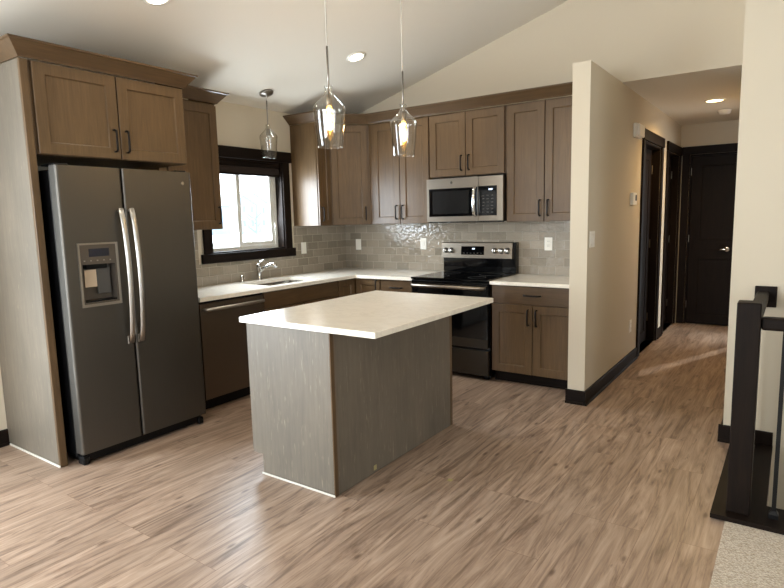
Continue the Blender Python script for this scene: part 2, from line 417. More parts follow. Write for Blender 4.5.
# baseboards (dark, with a shoe moulding)
def base_prof(t=.014, h=.105): return [(0, 0), (.024, 0), (.024, .010), (.018, .018), (t, .019), (t, h-.008), (t-.005, h), (0, h)]
def bb_y(name, x, y0, y1, s): struct(name, MB().prism([(x+s*a, b) for a, b in base_prof()], 'y', y0, y1), 'espresso_h')
def bb_x(name, y, x0, x1, s): struct(name, MB().prism([(y+s*a, b) for a, b in base_prof()], 'x', x0, x1), 'espresso_x')
bb_y('baseboard_hall_left', XT, -.85-.024, .80, 1)
bb_x('baseboard_wall_end', -.85, XS-.012, XT, -1)
bb_y('baseboard_hall_mid', XT, 1.80, 2.04, 1)
bb_x('baseboard_right', YW, XR-.024, 4.093, -1)
bb_y('baseboard_hall_right', XR, YW, 1.86, -1)
bb_y('baseboard_left', 0, -4.30, -3.511, 1)

# hall doors: leaf, casing and jamb of each
def side_door(name, a, b):
    r = bpy.data.objects.new(name, None); COL.objects.link(r); r.location = (XT, a, 0); r['kind'] = 'structure'
    cw = .09; t = .018
    for y0, y1 in ((a-cw, a), (b, b+cw)): build('casing', MB().box(XT+.0005, XT+t, y0, y1, 0, 2.07, .003, 1), 'espresso', r)
    build('casing', MB().box(XT+.0005, XT+t+.006, a-cw-.008, b+cw+.008, 2.0705, 2.17, .003, 1), 'espresso_h', r)
    j = .018
    build('jamb', MB().box(XS, XT, a+.0005, a+j, 0, 2.05), 'espresso', r)
    build('jamb', MB().box(XS, XT, b-j, b-.0005, 0, 2.05), 'espresso', r)
    build('jamb', MB().box(XS, XT, a+.0005, b-.0005, 2.0505, 2.0695), 'espresso_h', r)
    lf = build('door_leaf', shaker(b-a-2*j-.008, 2.035, .035, .11).map((XS+.012, a+j+.004, .01), (0, 1, 0), (0, 0, 1), (1, 0, 0)), 'espresso', r)
    build('light_stop', MB().grid([a+j-.001, a+j+.02, b-j-.02, b-j+.001], [.0005, .02, 2.02, 2.051], {(1, 1)}, XS+.001, XS+.0115, 'x'), 'espresso', r)  # strips added behind the leaf to block sky light in its gaps
    for z in (.22, 1.02, 1.80): build('hinge', MB().box(XS+.048, XS+.056, b-j-.03, b-j-.002, z, z+.09, .002, 1), 'nickel', lf)
side_door('door_1', *OP[0]); side_door('door_2', *OP[1])

r = bpy.data.objects.new('door_3', None); COL.objects.link(r); r.location = (3.4, YE, 0); r['kind'] = 'structure'
build('casing', MB().box(XT+.028, 3.035, YE-.018, YE-.0005, 0, 2.08, .003, 1), 'espresso', r)
build('casing', MB().box(3.80, 3.836, YE-.018, YE-.0005, 0, 2.08, .003, 1), 'espresso', r)
build('casing', MB().box(XT+.026, 3.836, YE-.024, YE-.0005, 2.0805, 2.175, .003, 1), 'espresso_x', r)
build('jamb', MB().box(3.0355, 3.053, YE, YE+.12, 0, 2.06), 'espresso', r)
build('jamb', MB().box(3.782, 3.7995, YE, YE+.12, 0, 2.06), 'espresso', r)
build('jamb', MB().box(3.0355, 3.7995, YE, YE+.12, 2.0605, 2.0795), 'espresso_x', r)
mb = MB()
build('light_stop', MB().grid([3.052, 3.075, 3.76, 3.783], [.0005, .02, 2.035, 2.061], {(1, 1)}, YE+.051, YE+.075, 'y'), 'espresso', r)  # added behind the end door leaf to keep sky light out
for z0, z1 in ((.003, .93), (.93, 2.055)):
    q = shaker(.72, z1-z0, .035, .115, .012).map((3.058, YE+.05, z0), (1, 0, 0), (0, 0, 1), (0, -1, 0)); me = bpy.data.meshes.new('t'); q.bm.to_mesh(me); q.bm.free(); mb.bm.from_mesh(me)
bmesh.ops.remove_doubles(mb.bm, verts=mb.bm.verts, dist=.0001)
lf = build('door_leaf', mb, 'espresso', r)
for z in (.20, 1.02, 1.83): build('hinge', MB().box(3.047, 3.060, YE+.004, YE+.013, z, z+.09, .002, 1), 'nickel', lf)
hd = build('door_handle', MB().lathe([(0, 0), (.031, 0), (.031, .008), (.024, .012), (.011, .014), (.011, .045), (0, .045)], (3.47, YE+.015, .935), Vector((0, -1, 0)), 24)
    .tube([(3.47, YE-.026, .935), (3.45, YE-.030, .936), (3.41, YE-.030, .934), (3.365, YE-.026, .932)], [.011, .010, .009, .007], 10), 'chrome', lf)

r = bpy.data.objects.new('unseen_door_5', None); COL.objects.link(r); r.location = (XR, 2.3, 0); r['kind'] = 'structure'  # unseen door, leaf and jamb sized to let a sun strip through
build('door_leaf', MB().box(XR+.03, XR+.065, 2.44, 2.699, .003, 2.068), 'espresso', r)
build('jamb', MB().box(XR, XR+.12, 1.951, 2.0, 0, 2.068), 'espresso', r)

# ------------------------------------------------------------------ the kitchen window
win = bpy.data.objects.new('window_1', None); COL.objects.link(win); win.location = (0, -1.38, 1.13); win['kind'] = 'structure'
WY0, WY1, WZ0, WZ1 = -1.82, -.94, 1.13, 1.965
struct_part = lambda n, mb, m, p=win: build(n, mb, m, p)
struct_part('casing', MB().box(.0085, .026, WY0-.085, WY0+.004, WZ0, WZ1, .002, 1), 'espresso')
struct_part('casing', MB().box(.0085, .026, WY1-.004, WY1+.085, WZ0, WZ1, .002, 1), 'espresso')
struct_part('head_casing', MB().box(.0005, .032, WY0-.11, WY1+.115, WZ1-.003, 2.062, .003, 1), 'espresso_h')
struct_part('apron', MB().box(.0085, .034, WY0-.115, WY1+.122, 1.052, WZ0+.003, .003, 1), 'espresso_h')
j = .016
struct_part('jamb', MB().box(-.10, .009, WY0+.0005, WY0+j, WZ0, WZ1), 'espresso')
struct_part('jamb', MB().box(-.10, .009, WY1-j, WY1-.0005, WZ0, WZ1), 'espresso')
struct_part('jamb', MB().box(-.10, .009, WY0+j, WY1-j, WZ1-j, WZ1-.0005), 'espresso_h')
struct_part('sill', MB().box(-.10, .009, WY0+j, WY1-j, WZ0+.0005, WZ0+.014), 'espresso_h')
fy0, fy1, fz0, fz1 = WY0+j, WY1-j, WZ0+.014, WZ1-j
struct_part('window_frame', MB().grid([fy0, fy0+.03, fy1-.03, fy1], [fz0, fz0+.03, fz1-.03, fz1], {(1, 1)}, -.135, -.075, 'x'), 'whitevinyl')
mid = -1.415
for (a, b, x0, x1) in ((fy0+.0302, mid+.022, -.128, -.108), (mid-.022, fy1-.0302, -.104, -.082)):
    s = struct_part('sash', MB().grid([a, a+.042, b-.042, b], [fz0+.0302, fz0+.07, fz1-.07, fz1-.0302], {(1, 1)}, x0, x1, 'x'), 'whitevinyl')
    build('pane', MB().box((x0+x1)/2-.002, (x0+x1)/2+.002, a+.0422, b-.0422, fz0+.0702, fz1-.0702), 'pane', s)
struct_part('latch', MB().box(-.082, -.070, mid-.012, mid+.012, 1.50, 1.57, .004, 2), 'whitevinyl')
# folded shade under the head
sh = thing('cellular_shade', (-.03, -1.38, 1.83), 'dark brown cellular shade folded up at the top of the sink window', 'window shade')
build('head_rail', MB().box(-.065, -.006, fy0+.004, fy1-.004, 1.905, fz1-.001, .004, 1), 'espresso_h', sh)
pl = []
for i in range(6):
    z = 1.842+i*.0105; pl += [(-.058, z), (-.064, z+.005)]
for i in reversed(range(6)):
    z = 1.842+i*.0105; pl += [(-.008, z+.005), (-.014, z)]
build('folded_fabric', MB().prism(pl, 'y', fy0+.006, fy1-.006), mat('shade_fabric', (42, 30, 24), .8), sh)
build('bottom_rail', MB().box(-.062, -.010, fy0+.005, fy1-.005, 1.825, 1.841, .003, 1), 'espresso_h', sh)

# openings behind the viewer: a patio door in the left wall and an added fill window in the rear wall
rr = bpy.data.objects.new('door_4', None); COL.objects.link(rr); rr.location = (0, -5.05, 0); rr['kind'] = 'structure'
build('patio_door_frame', MB().grid([-5.799, -5.73, -5.09, -5.01, -4.37, -4.301], [.051, .12, 2.05, 2.119], {(1, 1), (3, 1)}, -.11, -.05, 'x'), 'whitevinyl', rr)
rr = bpy.data.objects.new('added_window_2', None); COL.objects.link(rr); rr.location = (1.2, YB, .85); rr['kind'] = 'structure'
build('window_frame', MB().grid([1.201, 1.26, 2.36, 2.44, 3.54, 3.599], [.851, .91, 2.06, 2.119], {(1, 1), (3, 1)}, YB-.10, YB-.04, 'y'), 'whitevinyl', rr)

rr = bpy.data.objects.new('added_window_3', None); COL.objects.link(rr); rr.location = (XB, -4.6, .85); rr['kind'] = 'structure'  # unseen window, added to bring cool daylight from the right
build('window_frame', MB().grid([-5.749, -5.69, -4.64, -4.56, -3.51, -3.451], [.851, .91, 2.09, 2.149], {(1, 1), (3, 1)}, XB+.04, XB+.10, 'x'), 'whitevinyl', rr)

# ------------------------------------------------------------------ backsplash
struct('backsplash_left', MB().grid([-2.45, -1.9585, -.812, -.0005], [CT+.0005, 1.05, UB-.001], {(1, 1)}, .0005, .008, 'x'), 'tile_y')
struct('backsplash_back', MB().box(.0085, XS-.0005, -.008, -.0005, CT+.0005, UB-.001), 'tile_x')

# ------------------------------------------------------------------ fridge enclosure
t = thing('cabinet_end_panel', (.34, -3.49, 0), 'tall stained end panel greyed for daylight, closing the left side of the refrigerator', 'cabinet panel')
build('side_panel', MB().box(.002, .667, -3.509, -3.489, .0, 2.30), 'panel', t)
build('front_stile', MB().box(.667, .687, -3.509, -3.468, .0, 2.30, .002, 1), 'cab', t)
build('shoe_strip', MB().box(.03, .690, -3.517, -3.5095, .0005, .013, .002, 1), 'caulk', t)

def crown_prof(rise=.082, out=.085): return [(0, 0), (.006, 0), (.012, .010), (out-.010, rise-.014), (out, rise-.010), (out, rise), (0, rise)]
def crown(path, z, parent, name='crown_moulding', m='cab_h', rise=.082, out=.085):
    """mitred moulding along a plan polyline; the outward side lies right of the path"""
    prof = crown_prof(rise, out); n = len(path); P = [Vector((p[0], p[1])) for p in path]; t = bmesh.new(); rings = []
    for i in range(n):
        d0 = (P[i]-P[i-1]).normalized() if i else None; d1 = (P[i+1]-P[i]).normalized() if i < n-1 else None
        nn = [Vector((d.y, -d.x)) for d in (d0, d1) if d is not None]
        if len(nn) == 2:
            b = (nn[0]+nn[1]).normalized(); k = 1/b.dot(nn[0])
        else: b = nn[0]; k = 1
        rings.append([t.verts.new((P[i].x+b.x*a*k, P[i].y+b.y*a*k, z+h)) for a, h in prof])
    for A, B in zip(rings, rings[1:]):
        for q in range(len(prof)): t.faces.new([A[q], A[(q+1) % len(prof)], B[(q+1) % len(prof)], B[q]])
    t.faces.new(rings[0]); t.faces.new(rings[-1]); bmesh.ops.recalc_face_normals(t, faces=t.faces)
    mb = MB(); mb.add(t); return build(name, mb, m, parent)

t = thing('wall_cabinet', (.33, -2.98, 1.80), 'wide two-door wall cabinet with crown moulding above the refrigerator', 'cabinet', 'upper cabinets')
build('body', MB().box(.002, .667, -3.4875, -2.497, 1.80, 2.30), 'cab', t)
for a, b, hu in ((-3.448, -2.977, -3.012), (-2.969, -2.503, -2.934)):
    d = front('door', FX(.667), a, 1.803, b-a, .494, t); pull(FX(.667), hu, 1.91, d)
crown([(.002, -3.510), (.689, -3.510), (.689, -2.496), (.40, -2.496)], 2.303, t, rise=.086, out=.072, m='cab_hy')

t = thing('wall_cabinet', (.17, -2.2, UB), 'narrow single-door wall cabinet between the refrigerator and the sink window', 'cabinet', 'upper cabinets')
build('body', MB().box(.002, .33, -2.4835, -1.958, UB, 2.32), 'cab', t)
d = front('door', FX(.33), -2.42, UB+.003, .459, .955, t); pull(FX(.33), -1.995, UB+.11, d)
crown([(.352, -2.483), (.352, -1.956), (.002, -1.956)], 2.322, t, out=.072, m='cab_hy')

# ------------------------------------------------------------------ refrigerator
FXF = .81; FY0, FY1, FS = -3.435, -2.572, -3.057
t = thing('refrigerator', (.42, -3.0, 0), 'dark slate side-by-side refrigerator with water and ice dispenser', 'refrigerator')
build('body', MB().box(.06, .725, FY0+.004, FY1-.004, .045, 1.715, .006, 1), 'black', t)
def rdoor(a, b, hole=None):
    us = [a, b]; vs = [.075, 1.735]
    if hole:
        us = [a, hole[0], hole[1], b]; vs = [.075, hole[2], hole[3], 1.735]
    mb = MB().grid(us, vs, {(1, 1)} if hole else set(), .735, FXF, 'x')
    ed = [e for e in mb.bm.edges if all(abs(v.co.y-a) < 1e-5 for v in e.verts) and all(abs(v.co.x-FXF) < 1e-5 for v in e.verts) or all(abs(v.co.y-b) < 1e-5 for v in e.verts) and all(abs(v.co.x-FXF) < 1e-5 for v in e.verts)]
    bmesh.ops.bevel(mb.bm, geom=ed, offset=.014, segments=5, profile=.5, affect='EDGES')
    return mb
DH = (-3.355, -3.135, .945, 1.295)
fd = build('freezer_door', rdoor(FY0, FS-.004, DH), 'slate', t)
gd = build('fridge_door', rdoor(FS+.004, FY1), 'slate', t)
def bow(y, s=1):
    P = []
    for i in range(13):
        k = i/12; z = .685+k*.81; P.append((FXF+.022+.040*math.sin(PI*k)**.6, y, z))
    return MB().tube([(FXF-.001, y, .695)]+P[0:]+[(FXF-.001, y, 1.485)], [.013]+[.0165]*13+[.013], 14, flat=.6, ref=(1, 0, 0))
build('handle', bow(FS-.036), 'handle', fd); build('handle', bow(FS+.032), 'handle', gd)
build('handle_foot', MB().box(FXF+.0005, FXF+.012, FS-.052, FS-.020, .675, .725, .003, 1), 'nickel', fd)
build('handle_foot', MB().box(FXF+.0005, FXF+.012, FS+.016, FS+.048, .675, .725, .003, 1), 'nickel', gd)
a, b, z0, z1 = DH
dp = build('dispenser', MB().grid([a+.001, a+.012, b-.012, b-.001], [z0+.001, z0+.014, 1.178, z1-.001], {(1, 1)}, FXF-.06, FXF+.008, 'x')
    .box(FXF-.064, FXF-.058, a+.002, b-.002, z0+.002, 1.2), mat('dispenser_grey', (88, 80, 72), .35, .5), fd)
build('bezel', MB().grid([a-.006, a+.004, b-.004, b+.010], [z0-.012, z0+.004, z1-.004, z1+.006], {(1, 1)}, FXF+.0005, FXF+.011, 'x'), mat('bezel_grey', (150, 142, 132), .3, .8), fd)
build('display', MB().box(FXF+.008, FXF+.0095, a+.055, b-.045, 1.222, 1.268), 'lcd', fd)
for k in range(5): build('button', MB().box(FXF+.008, FXF+.0105, a+.022+.038*k, a+.030+.038*k, 1.196, 1.203), 'nickel', fd)
build('paddle', MB().box(FXF-.050, FXF-.035, -3.24, -3.16, 1.0, 1.165, .004, 2), mat('paddle_plastic', (70, 68, 66), .3), fd)
build('spout', MB().box(FXF-.055, FXF-.02, -3.31, -3.18, 1.15, 1.1775, .004, 1), 'black', fd)
build('drip_grille', MB().box(FXF-.058, FXF-.002, a+.014, b-.014, z0+.0145, z0+.022), 'black', fd)
build('badge', MB().lathe([(0, 0), (.010, 0), (.012, .001), (.010, .002), (0, .0015)], (FXF, -2.64, 1.66), Vector((1, 0, 0)), 24), 'nickel', gd)
build('base_grille', MB().box(.66, .77, FY0+.02, FY1-.02, .012, .068, .004, 1), 'black', t)
for y in (FY0+.03, FY1-.03): build('foot', MB().box(.72, .785, y-.02, y+.02, .001, .05, .006, 1), 'blackmetal', t)
for y0, y1 in ((FY0+.01, FY0+.09), (FY1-.09, FY1-.01)): build('hinge_cover', MB().box(.62, .775, y0, y1, 1.737, 1.747, .004, 1), 'black', t)
c = build('paper_tag', MB().box(FXF-.028, FXF-.027, -3.318, -3.248, 1.045, 1.145), 'card'); c.location = (0, 0, 0)
tag(c, 'tan paper tag hanging inside the refrigerator water dispenser', 'tag')

# ------------------------------------------------------------------ base cabinets and dishwasher
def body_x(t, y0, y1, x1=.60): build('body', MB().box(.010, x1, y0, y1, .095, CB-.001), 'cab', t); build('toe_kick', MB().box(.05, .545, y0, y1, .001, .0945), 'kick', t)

t = thing('dishwasher', (.3, -2.13, 0), 'dark slate dishwasher with a bar handle beside the refrigerator', 'dishwasher')
DY0, DY1 = -2.437, -1.822
build('tub', MB().box(.03, .585, DY0, DY1, .09, CB-.002), 'black', t)
dd = build('door', MB().box(.59, .625, DY0+.003, DY1-.003, .095, .812, .004, 2), 'slate_dark', t)
build('control_strip', MB().box(.588, .618, DY0+.003, DY1-.003, .8125, .830, .002, 1), 'black', t)
build('handle', MB().tube([(.62, DY0+.03, .768), (.655, DY0+.03, .770), (.664, DY0+.06, .771), (.668, -2.13, .771), (.664, DY1-.06, .771), (.655, DY1-.03, .770), (.62, DY1-.03, .768)], [.010]+[.0135]*5+[.010], 12), 'handle', dd)
build('toe_kick', MB().box(.30, .555, DY0+.003, DY1-.003, .002, .0895), 'black', t)

t = thing('base_cabinet', (.3, -1.35, 0), 'sink base cabinet with a plain false drawer front under the window', 'cabinet', 'base cabinets')
mb = MB().grid([.010, .14, .545, .60], [-1.819, -1.70, -1.0, -.878], {(1, 1)}, .095, CB-.001, 'z'); build('body', mb, 'cab', t)
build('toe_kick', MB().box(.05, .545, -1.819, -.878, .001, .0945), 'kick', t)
front('false_drawer_front', FX(.60), -1.812, .690, .928, .135, t, 'cab_hy', slab=True)
for a, b, hu in ((-1.812, -1.350, -1.385), (-1.344, -.884, -1.309)):
    d = front('door', FX(.60), a, .10, b-a, .584, t); pull(FX(.60), hu, .60, d)

t = thing('corner_base_cabinet', (.3, -.3, 0), 'corner base cabinet with two folding doors where the worktops meet', 'cabinet', 'base cabinets')
build('body', MB().grid([.010, .60, .918], [-.876, -.60, -.010], {(1, 0)}, .095, CB-.001, 'z'), 'cab', t)
build('toe_kick', MB().grid([.05, .545, .918], [-.876, -.545, -.05], {(1, 0)}, .001, .0945, 'z'), 'kick', t)
front('door', FX(.60), -.870, .10, .242, .725, t, rail=.055)
d = front('door', FY(-.60), .628, .10, .285, .725, t, rail=.055); pull(FY(-.60), .885, .755, d)

t = thing('drawer_cabinet', (1.1, -.3, 0), 'narrow base cabinet of drawers left of the range', 'cabinet', 'base cabinets')
build('body', MB().box(.920, 1.296, -.60, -.010, .095, CB-.001), 'cab', t)
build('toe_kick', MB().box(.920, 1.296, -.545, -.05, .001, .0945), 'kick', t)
for z0, h in ((.690, .135), (.40, .284), (.10, .294)):
    d = front('drawer', FY(-.60), .926, z0, .364, h, t, 'cab_h', slab=True); pull(FY(-.60), 1.108, z0+h/2, d, False)

t = thing('base_cabinet', (2.43, -.3, 0), 'base cabinet with one wide drawer over two doors right of the range', 'cabinet', 'base cabinets')
build('body', MB().box(2.070, XS-.004, -.60, -.010, .095, CB-.001), 'cab', t)
build('toe_kick', MB().box(2.075, XS-.004, -.552, -.05, .001, .0945), 'espresso_x', t)
d = front('drawer', FY(-.60), 2.078, .682, .708, .145, t, 'cab_h', slab=True); pull(FY(-.60), 2.432, .757, d, False, .14)
for a, b, hu in ((2.078, 2.430, 2.398), (2.436, 2.786, 2.468)):
    d = front('door', FY(-.60), a, .10, b-a, .574, t); pull(FY(-.60), hu, .575, d)

# worktops
us = [.0085, .15, .54, .648, 1.297]; vsl = [-2.447, -1.66, -1.04, -.648, -.0085]
o = build('countertop', MB().grid(us, vsl, {(1, 1), (3, 0), (3, 1), (3, 2)}, CB, CT, 'z'), 'quartz')
tag(o, 'white quartz L-shaped countertop running from refrigerator to range', 'countertop')
o = build('countertop', MB().box(2.067, XS-.002, -.648, -.0085, CB, CT, .003, 2), 'quartz')
tag(o, 'short white quartz countertop between the range and the wall end', 'countertop')

# sink, faucet, soap pump
sk = thing('kitchen_sink', (.345, -1.35, .66), 'undermount stainless steel sink set in the countertop below the window', 'sink')
SX0, SX1, SY0, SY1, SZ = .145, .5445, -1.665, -1.035, .665
mb = MB(); T_ = .003
v = []
for (i, z) in ((0, CB-.0025), (.010, CB-.03), (.02, SZ+.02), (.045, SZ)):
    v += [(SX0+i, SY0+i, z), (SX1-i, SY0+i, z), (SX1-i, SY1-i, z), (SX0+i, SY1-i, z)]
f = [(4*k+i, 4*k+(i+1) % 4, 4*k+4+(i+1) % 4, 4*k+4+i) for k in range(3) for i in range(4)] + [(12, 13, 14, 15)]
mb.faces(v, f); o = build('basin', mb, 'sinksteel', sk); md = o.modifiers.new('s', 'SOLIDIFY'); md.thickness = .002; md.offset = 1
build('drain', MB().lathe([(0, .001), (.042, .001), (.042, .004), (.03, .002), (0, .002)], (.34, -1.35, SZ), 'z', 24), 'nickel', sk)

fa = thing('faucet', (.085, -1.37, CT), 'chrome single-lever pull-out faucet behind the sink', 'faucet')
bx, by = .085, -1.37
build('body', MB().lathe([(0, 0), (.030, 0), (.030, .006), (.024, .014), (.0215, .05), (.0205, .11), (.022, .135), (.0215, .145), (.012, .155), (0, .156)], (bx, by, CT), 'z', 24), 'chrome', fa)
build('spout', MB().tube([(bx+.004, by+.003, CT+.070), (bx+.03, by+.016, CT+.100), (bx+.062, by+.032, CT+.126), (bx+.095, by+.048, CT+.140), (bx+.122, by+.062, CT+.142), (bx+.140, by+.071, CT+.134), (bx+.146, by+.074, CT+.112)], [.013, .0135, .0145, .016, .018, .019, .017], 14), 'chrome', fa)
build('lever', MB().tube([(bx, by, CT+.152), (bx+.008, by+.010, CT+.166), (bx+.02, by+.026, CT+.178), (bx+.032, by+.042, CT+.184)], [.010, .008, .007, .0065], 10), 'chrome', fa)
sd = thing('air_gap', (.075, -1.565, CT), 'small chrome cap on the countertop left of the faucet', 'air gap')
build('cap', MB().lathe([(0, 0), (.022, 0), (.022, .006), (.0185, .008), (.0185, .052), (.015, .058), (0, .059)], (.075, -1.565, CT), 'z', 20), 'chrome', sd)

# ------------------------------------------------------------------ range
RX0, RX1 = 1.300, 2.064
t = thing('range', (1.68, -.33, 0), 'black and stainless electric range with a smooth glass top', 'range')
build('body', MB().box(RX0, RX1, -.625, -.012, .035, .855), 'blackglass', t)
build('cooktop', MB().box(RX0-.0005, RX1-.0005, -.668, -.085, .8555, .872, .004, 2), 'blackglass', t)
for (x, y, r_) in ((1.49, -.50, .10), (1.88, -.50, .078), (1.49, -.23, .075), (1.88, -.23, .10)):
    build('burner_ring', MB().lathe([(r_-.003, .0), (r_-.003, .0006), (r_, .0006), (r_, 0)], (x, y, .8721), 'z', 40), mat('burner_mark', (70, 68, 66), .3), t)
bgd = build('backguard', MB().box(RX0+.004, RX1-.0005, -.075, -.012, .8725, 1.158, .004, 1), 'blackglass', t)
pn = build('control_panel', MB().prism([(-.0755, 1.003), (-.105, 1.010), (-.092, 1.150), (-.0755, 1.156)], 'x', RX0-.001, RX1-.030), 'steel', bgd)
def on_panel(s, w=0):   # s: height fraction up the sloped face
    return -.105+.013*s-w, 1.010+.14*s
for x in (1.345, 1.405, 1.865, 1.928, 1.990):
    y, z = on_panel(.5)
    build('knob', MB().lathe([(0, 0), (.026, 0), (.026, .010), (.020, .013), (.018, .030), (.014, .033), (0, .033)], (x, y, z), Vector((0, -1, .09)).normalized(), 20)
          .box(x-.0045, x+.0045, y-.040, y-.030, z-.018, z+.020, .002, 1), 'handle', pn)
y, z = on_panel(.5)
dsp = build('display', MB().prism([(-.0955, 1.120), (-.0980, 1.120), (-.1055, 1.040), (-.1030, 1.040)], 'x', 1.515, 1.755), 'blackglass', pn)
for k in range(3): build('digit', MB().box(1.632+.009*k, 1.638+.009*k, -.1012, -.0985, 1.092, 1.102), 'digit', dsp)
for k in range(6): build('button', MB().box(1.538+.036*k, 1.552+.036*k, -.1052, -.1030, 1.054, 1.058), 'nickel', dsp)
od = build('oven_door', MB().box(RX0+.004, RX1-.004, -.660, -.6255, .285, .845, .004, 2), 'black', t)
build('window', MB().box(RX0+.006, RX1-.006, -.6635, -.6605, .365, .842, .001, 1), 'blackglass', od)
build('door_rail', MB().box(RX0+.006, RX1-.006, -.6635, -.6605, .287, .362, .001, 1), 'steel_dark', od)
build('handle', MB().tube([(RX0+.03, -.664, .800), (RX0+.03, -.695, .802), (RX0+.05, -.712, .803), (1.68, -.716, .803), (RX1-.05, -.712, .803), (RX1-.03, -.695, .802), (RX1-.03, -.664, .800)], [.012]+[.017]*5+[.012], 12), 'steel', od)
build('storage_drawer', MB().box(RX0+.004, RX1-.004, -.655, -.6255, .045, .262, .004, 2), 'steel_dark', t)
for x in (RX0+.05, RX1-.05): build('foot', MB().box(x-.02, x+.02, -.60, -.56, .001, .0345), 'black', t)

# ------------------------------------------------------------------ microwave
MX0, MX1 = 1.3205, 2.078
t = thing('microwave', (1.69, -.2, UB), 'stainless over-the-range microwave with a chrome bar handle', 'microwave')
build('body', MB().box(MX0+.003, MX1-.001, -.372, -.010, UB+.008, 1.75), 'black', t)
md = build('door', MB().grid([MX0, 1.346, 1.795, 1.845], [UB+.012, 1.405, 1.655, 1.744], set(), -.400, -.3725, 'y'), 'steel', t)
build('window', MB().box(1.346, 1.838, -.4035, -.4002, 1.405, 1.655, .001, 1), 'blackglass', md)
build('window_screen', MB().box(1.385, 1.755, -.4046, -.4036, 1.428, 1.632), mat('microwave_screen', (20, 19, 18), .2), md)
build('handle', MB().tube([(1.822, -.402, 1.405), (1.822, -.432, 1.412), (1.822, -.445, 1.45), (1.822, -.447, 1.53), (1.822, -.445, 1.61), (1.822, -.432, 1.648), (1.822, -.402, 1.655)], [.010]+[.0135]*5+[.010], 12), 'chrome', md)
cp = build('control_side', MB().box(1.848, MX1, -.400, -.3725, UB+.012, 1.744, .002, 1), 'steel', t)
kp = build('control_panel', MB().box(1.850, 2.022, -.4025, -.4002, 1.405, 1.660), 'blackglass', cp)
for k in range(3): build('digit', MB().box(1.948+.012*k, 1.956+.012*k, -.4036, -.4026, 1.624, 1.636), 'digit', kp)
for i in range(3):
    for q in range(6): build('button', MB().box(1.885+.042*i, 1.905+.042*i, -.4036, -.4026, 1.43+.029*q, 1.437+.029*q), mat('keypad_mark', (60, 58, 54), .4), kp)
build('badge', MB().lathe([(0, 0), (.010, 0), (.012, .001), (.010, .002), (0, .0015)], (1.58, -.4005, 1.705), Vector((0, -1, 0)), 24), mat('badge_grey', (90, 84, 76), .3, .8), md)
build('vent', MB().box(MX0+.003, MX1-.001, -.39, -.372, UB+.001, UB+.0075), 'black', t)

# ------------------------------------------------------------------ upper cabinets along the range wall
t = thing('wall_cabinet', (.17, -.71, UB), 'slim wall cabinet with a wide plain side panel next to the sink window', 'cabinet', 'upper cabinets')
build('body', MB().box(.002, .33, -.800, -.619, UB, UT), 'cab', t, None)
d = front('door', FX(.33), -.793, UB+.003, .170, .962, t, rail=.048); pull(FX(.33), -.765, UB+.11, d)

t = thing('corner_wall_cabinet', (.25, -.25, UB), 'diagonal corner wall cabinet with one angled door', 'cabinet', 'upper cabinets')
build('body', MB().prism([(.002, -.617), (.33, -.617), (.617, -.33), (.617, -.010), (.002, -.010)], 'z', UB, UT), 'cab', t)
dg = math.sqrt(.5)
def FD(u, v):   # diagonal face, u from the left edge
    return ((.33+u*dg, -.617+u*dg, v), (dg, dg, 0), (0, 0, 1), (dg, -dg, 0))
wd = .287/dg
d = front('door', FD, .024, UB+.003, wd-.048, .962, t, rail=.06)
mb_h = pull(FD, wd-.055, UB+.11, d)

t = thing('wall_cabinet', (.97, -.17, UB), 'two-door wall cabinet between the corner cabinet and the microwave', 'cabinet', 'upper cabinets')
build('body', MB().box(.619, 1.319, -.33, -.010, UB, UT), 'cab', t)
for a, b, hu in ((.668, .984, .951), (.991, 1.313, 1.024)):
    d = front('door', FY(-.33), a, UB+.003, b-a, .962, t); pull(FY(-.33), hu, UB+.11, d)
t = thing('wall_cabinet', (1.70, -.17, 1.76), 'short two-door wall cabinet right above the microwave', 'cabinet', 'upper cabinets')
build('body', MB().box(1.321, 2.079, -.33, -.010, 1.762, UT), 'cab', t)
for a, b, hu in ((1.329, 1.694, 1.660), (1.700, 2.067, 1.734)):
    d = front('door', FY(-.33), a, 1.766, b-a, .546, t); pull(FY(-.33), hu, 1.876, d)
t = thing('wall_cabinet', (2.44, -.17, UB), 'tall two-door wall cabinet right of the microwave', 'cabinet', 'upper cabinets')
build('body', MB().box(2.081, XS-.001, -.33, -.010, UB, UT), 'cab', t)
for a, b, hu in ((2.090, 2.418, 2.386), (2.424, 2.752, 2.456)):
    d = front('door', FY(-.33), a, UB+.003, b-a, .962, t); pull(FY(-.33), hu, UB+.11, d)
cr = crown([(.002, -.802), (.352, -.802), (.352, -.626), (.626, -.352), (XS-.001, -.352)], UT+.001, None)
tag(cr, 'long brown crown moulding on top of the range wall cabinets', 'moulding')

# ------------------------------------------------------------------ island
IB = .857
BX0, BX1, BY0, BY1 = 1.690, 2.290, -2.925, -1.705
t = thing('kitchen_island', (2.0, -2.3, 0), 'kitchen island base with stained wood panels greyed for daylight', 'kitchen island')
build('body', MB().prism([(BX0+.02, .112), (BX0+.095, .112), (BX0+.095, .002), (BX1-.007, .002), (BX1-.007, IB-.001), (BX0+.02, IB-.001)], 'y', BY0+.019, BY1-.019), 'cab', t)
endp = [(BX0, .115), (BX0+.078, .115), (BX0+.078, .001), (BX1-.007, .001), (BX1-.007, IB-.001), (BX0, IB-.001)]
build('end_panel', MB().prism(endp, 'y', BY0, BY0+.0185), 'panel', t); build('end_panel', MB().prism(endp, 'y', BY1-.0185, BY1), 'panel', t)
build('back_panel', MB().box(BX1-.0065, BX1, BY0+.026, BY1-.022, .001, IB-.001), 'panel', t)
build('corner_trim', MB().box(BX1-.006, BX1+.004, BY0-.003, BY0+.0255, .001, IB-.001, .002, 1), 'cab', t)
build('corner_trim', MB().box(BX1-.006, BX1+.004, BY1-.0215, BY1+.002, .001, IB-.001, .002, 1), 'cab', t)
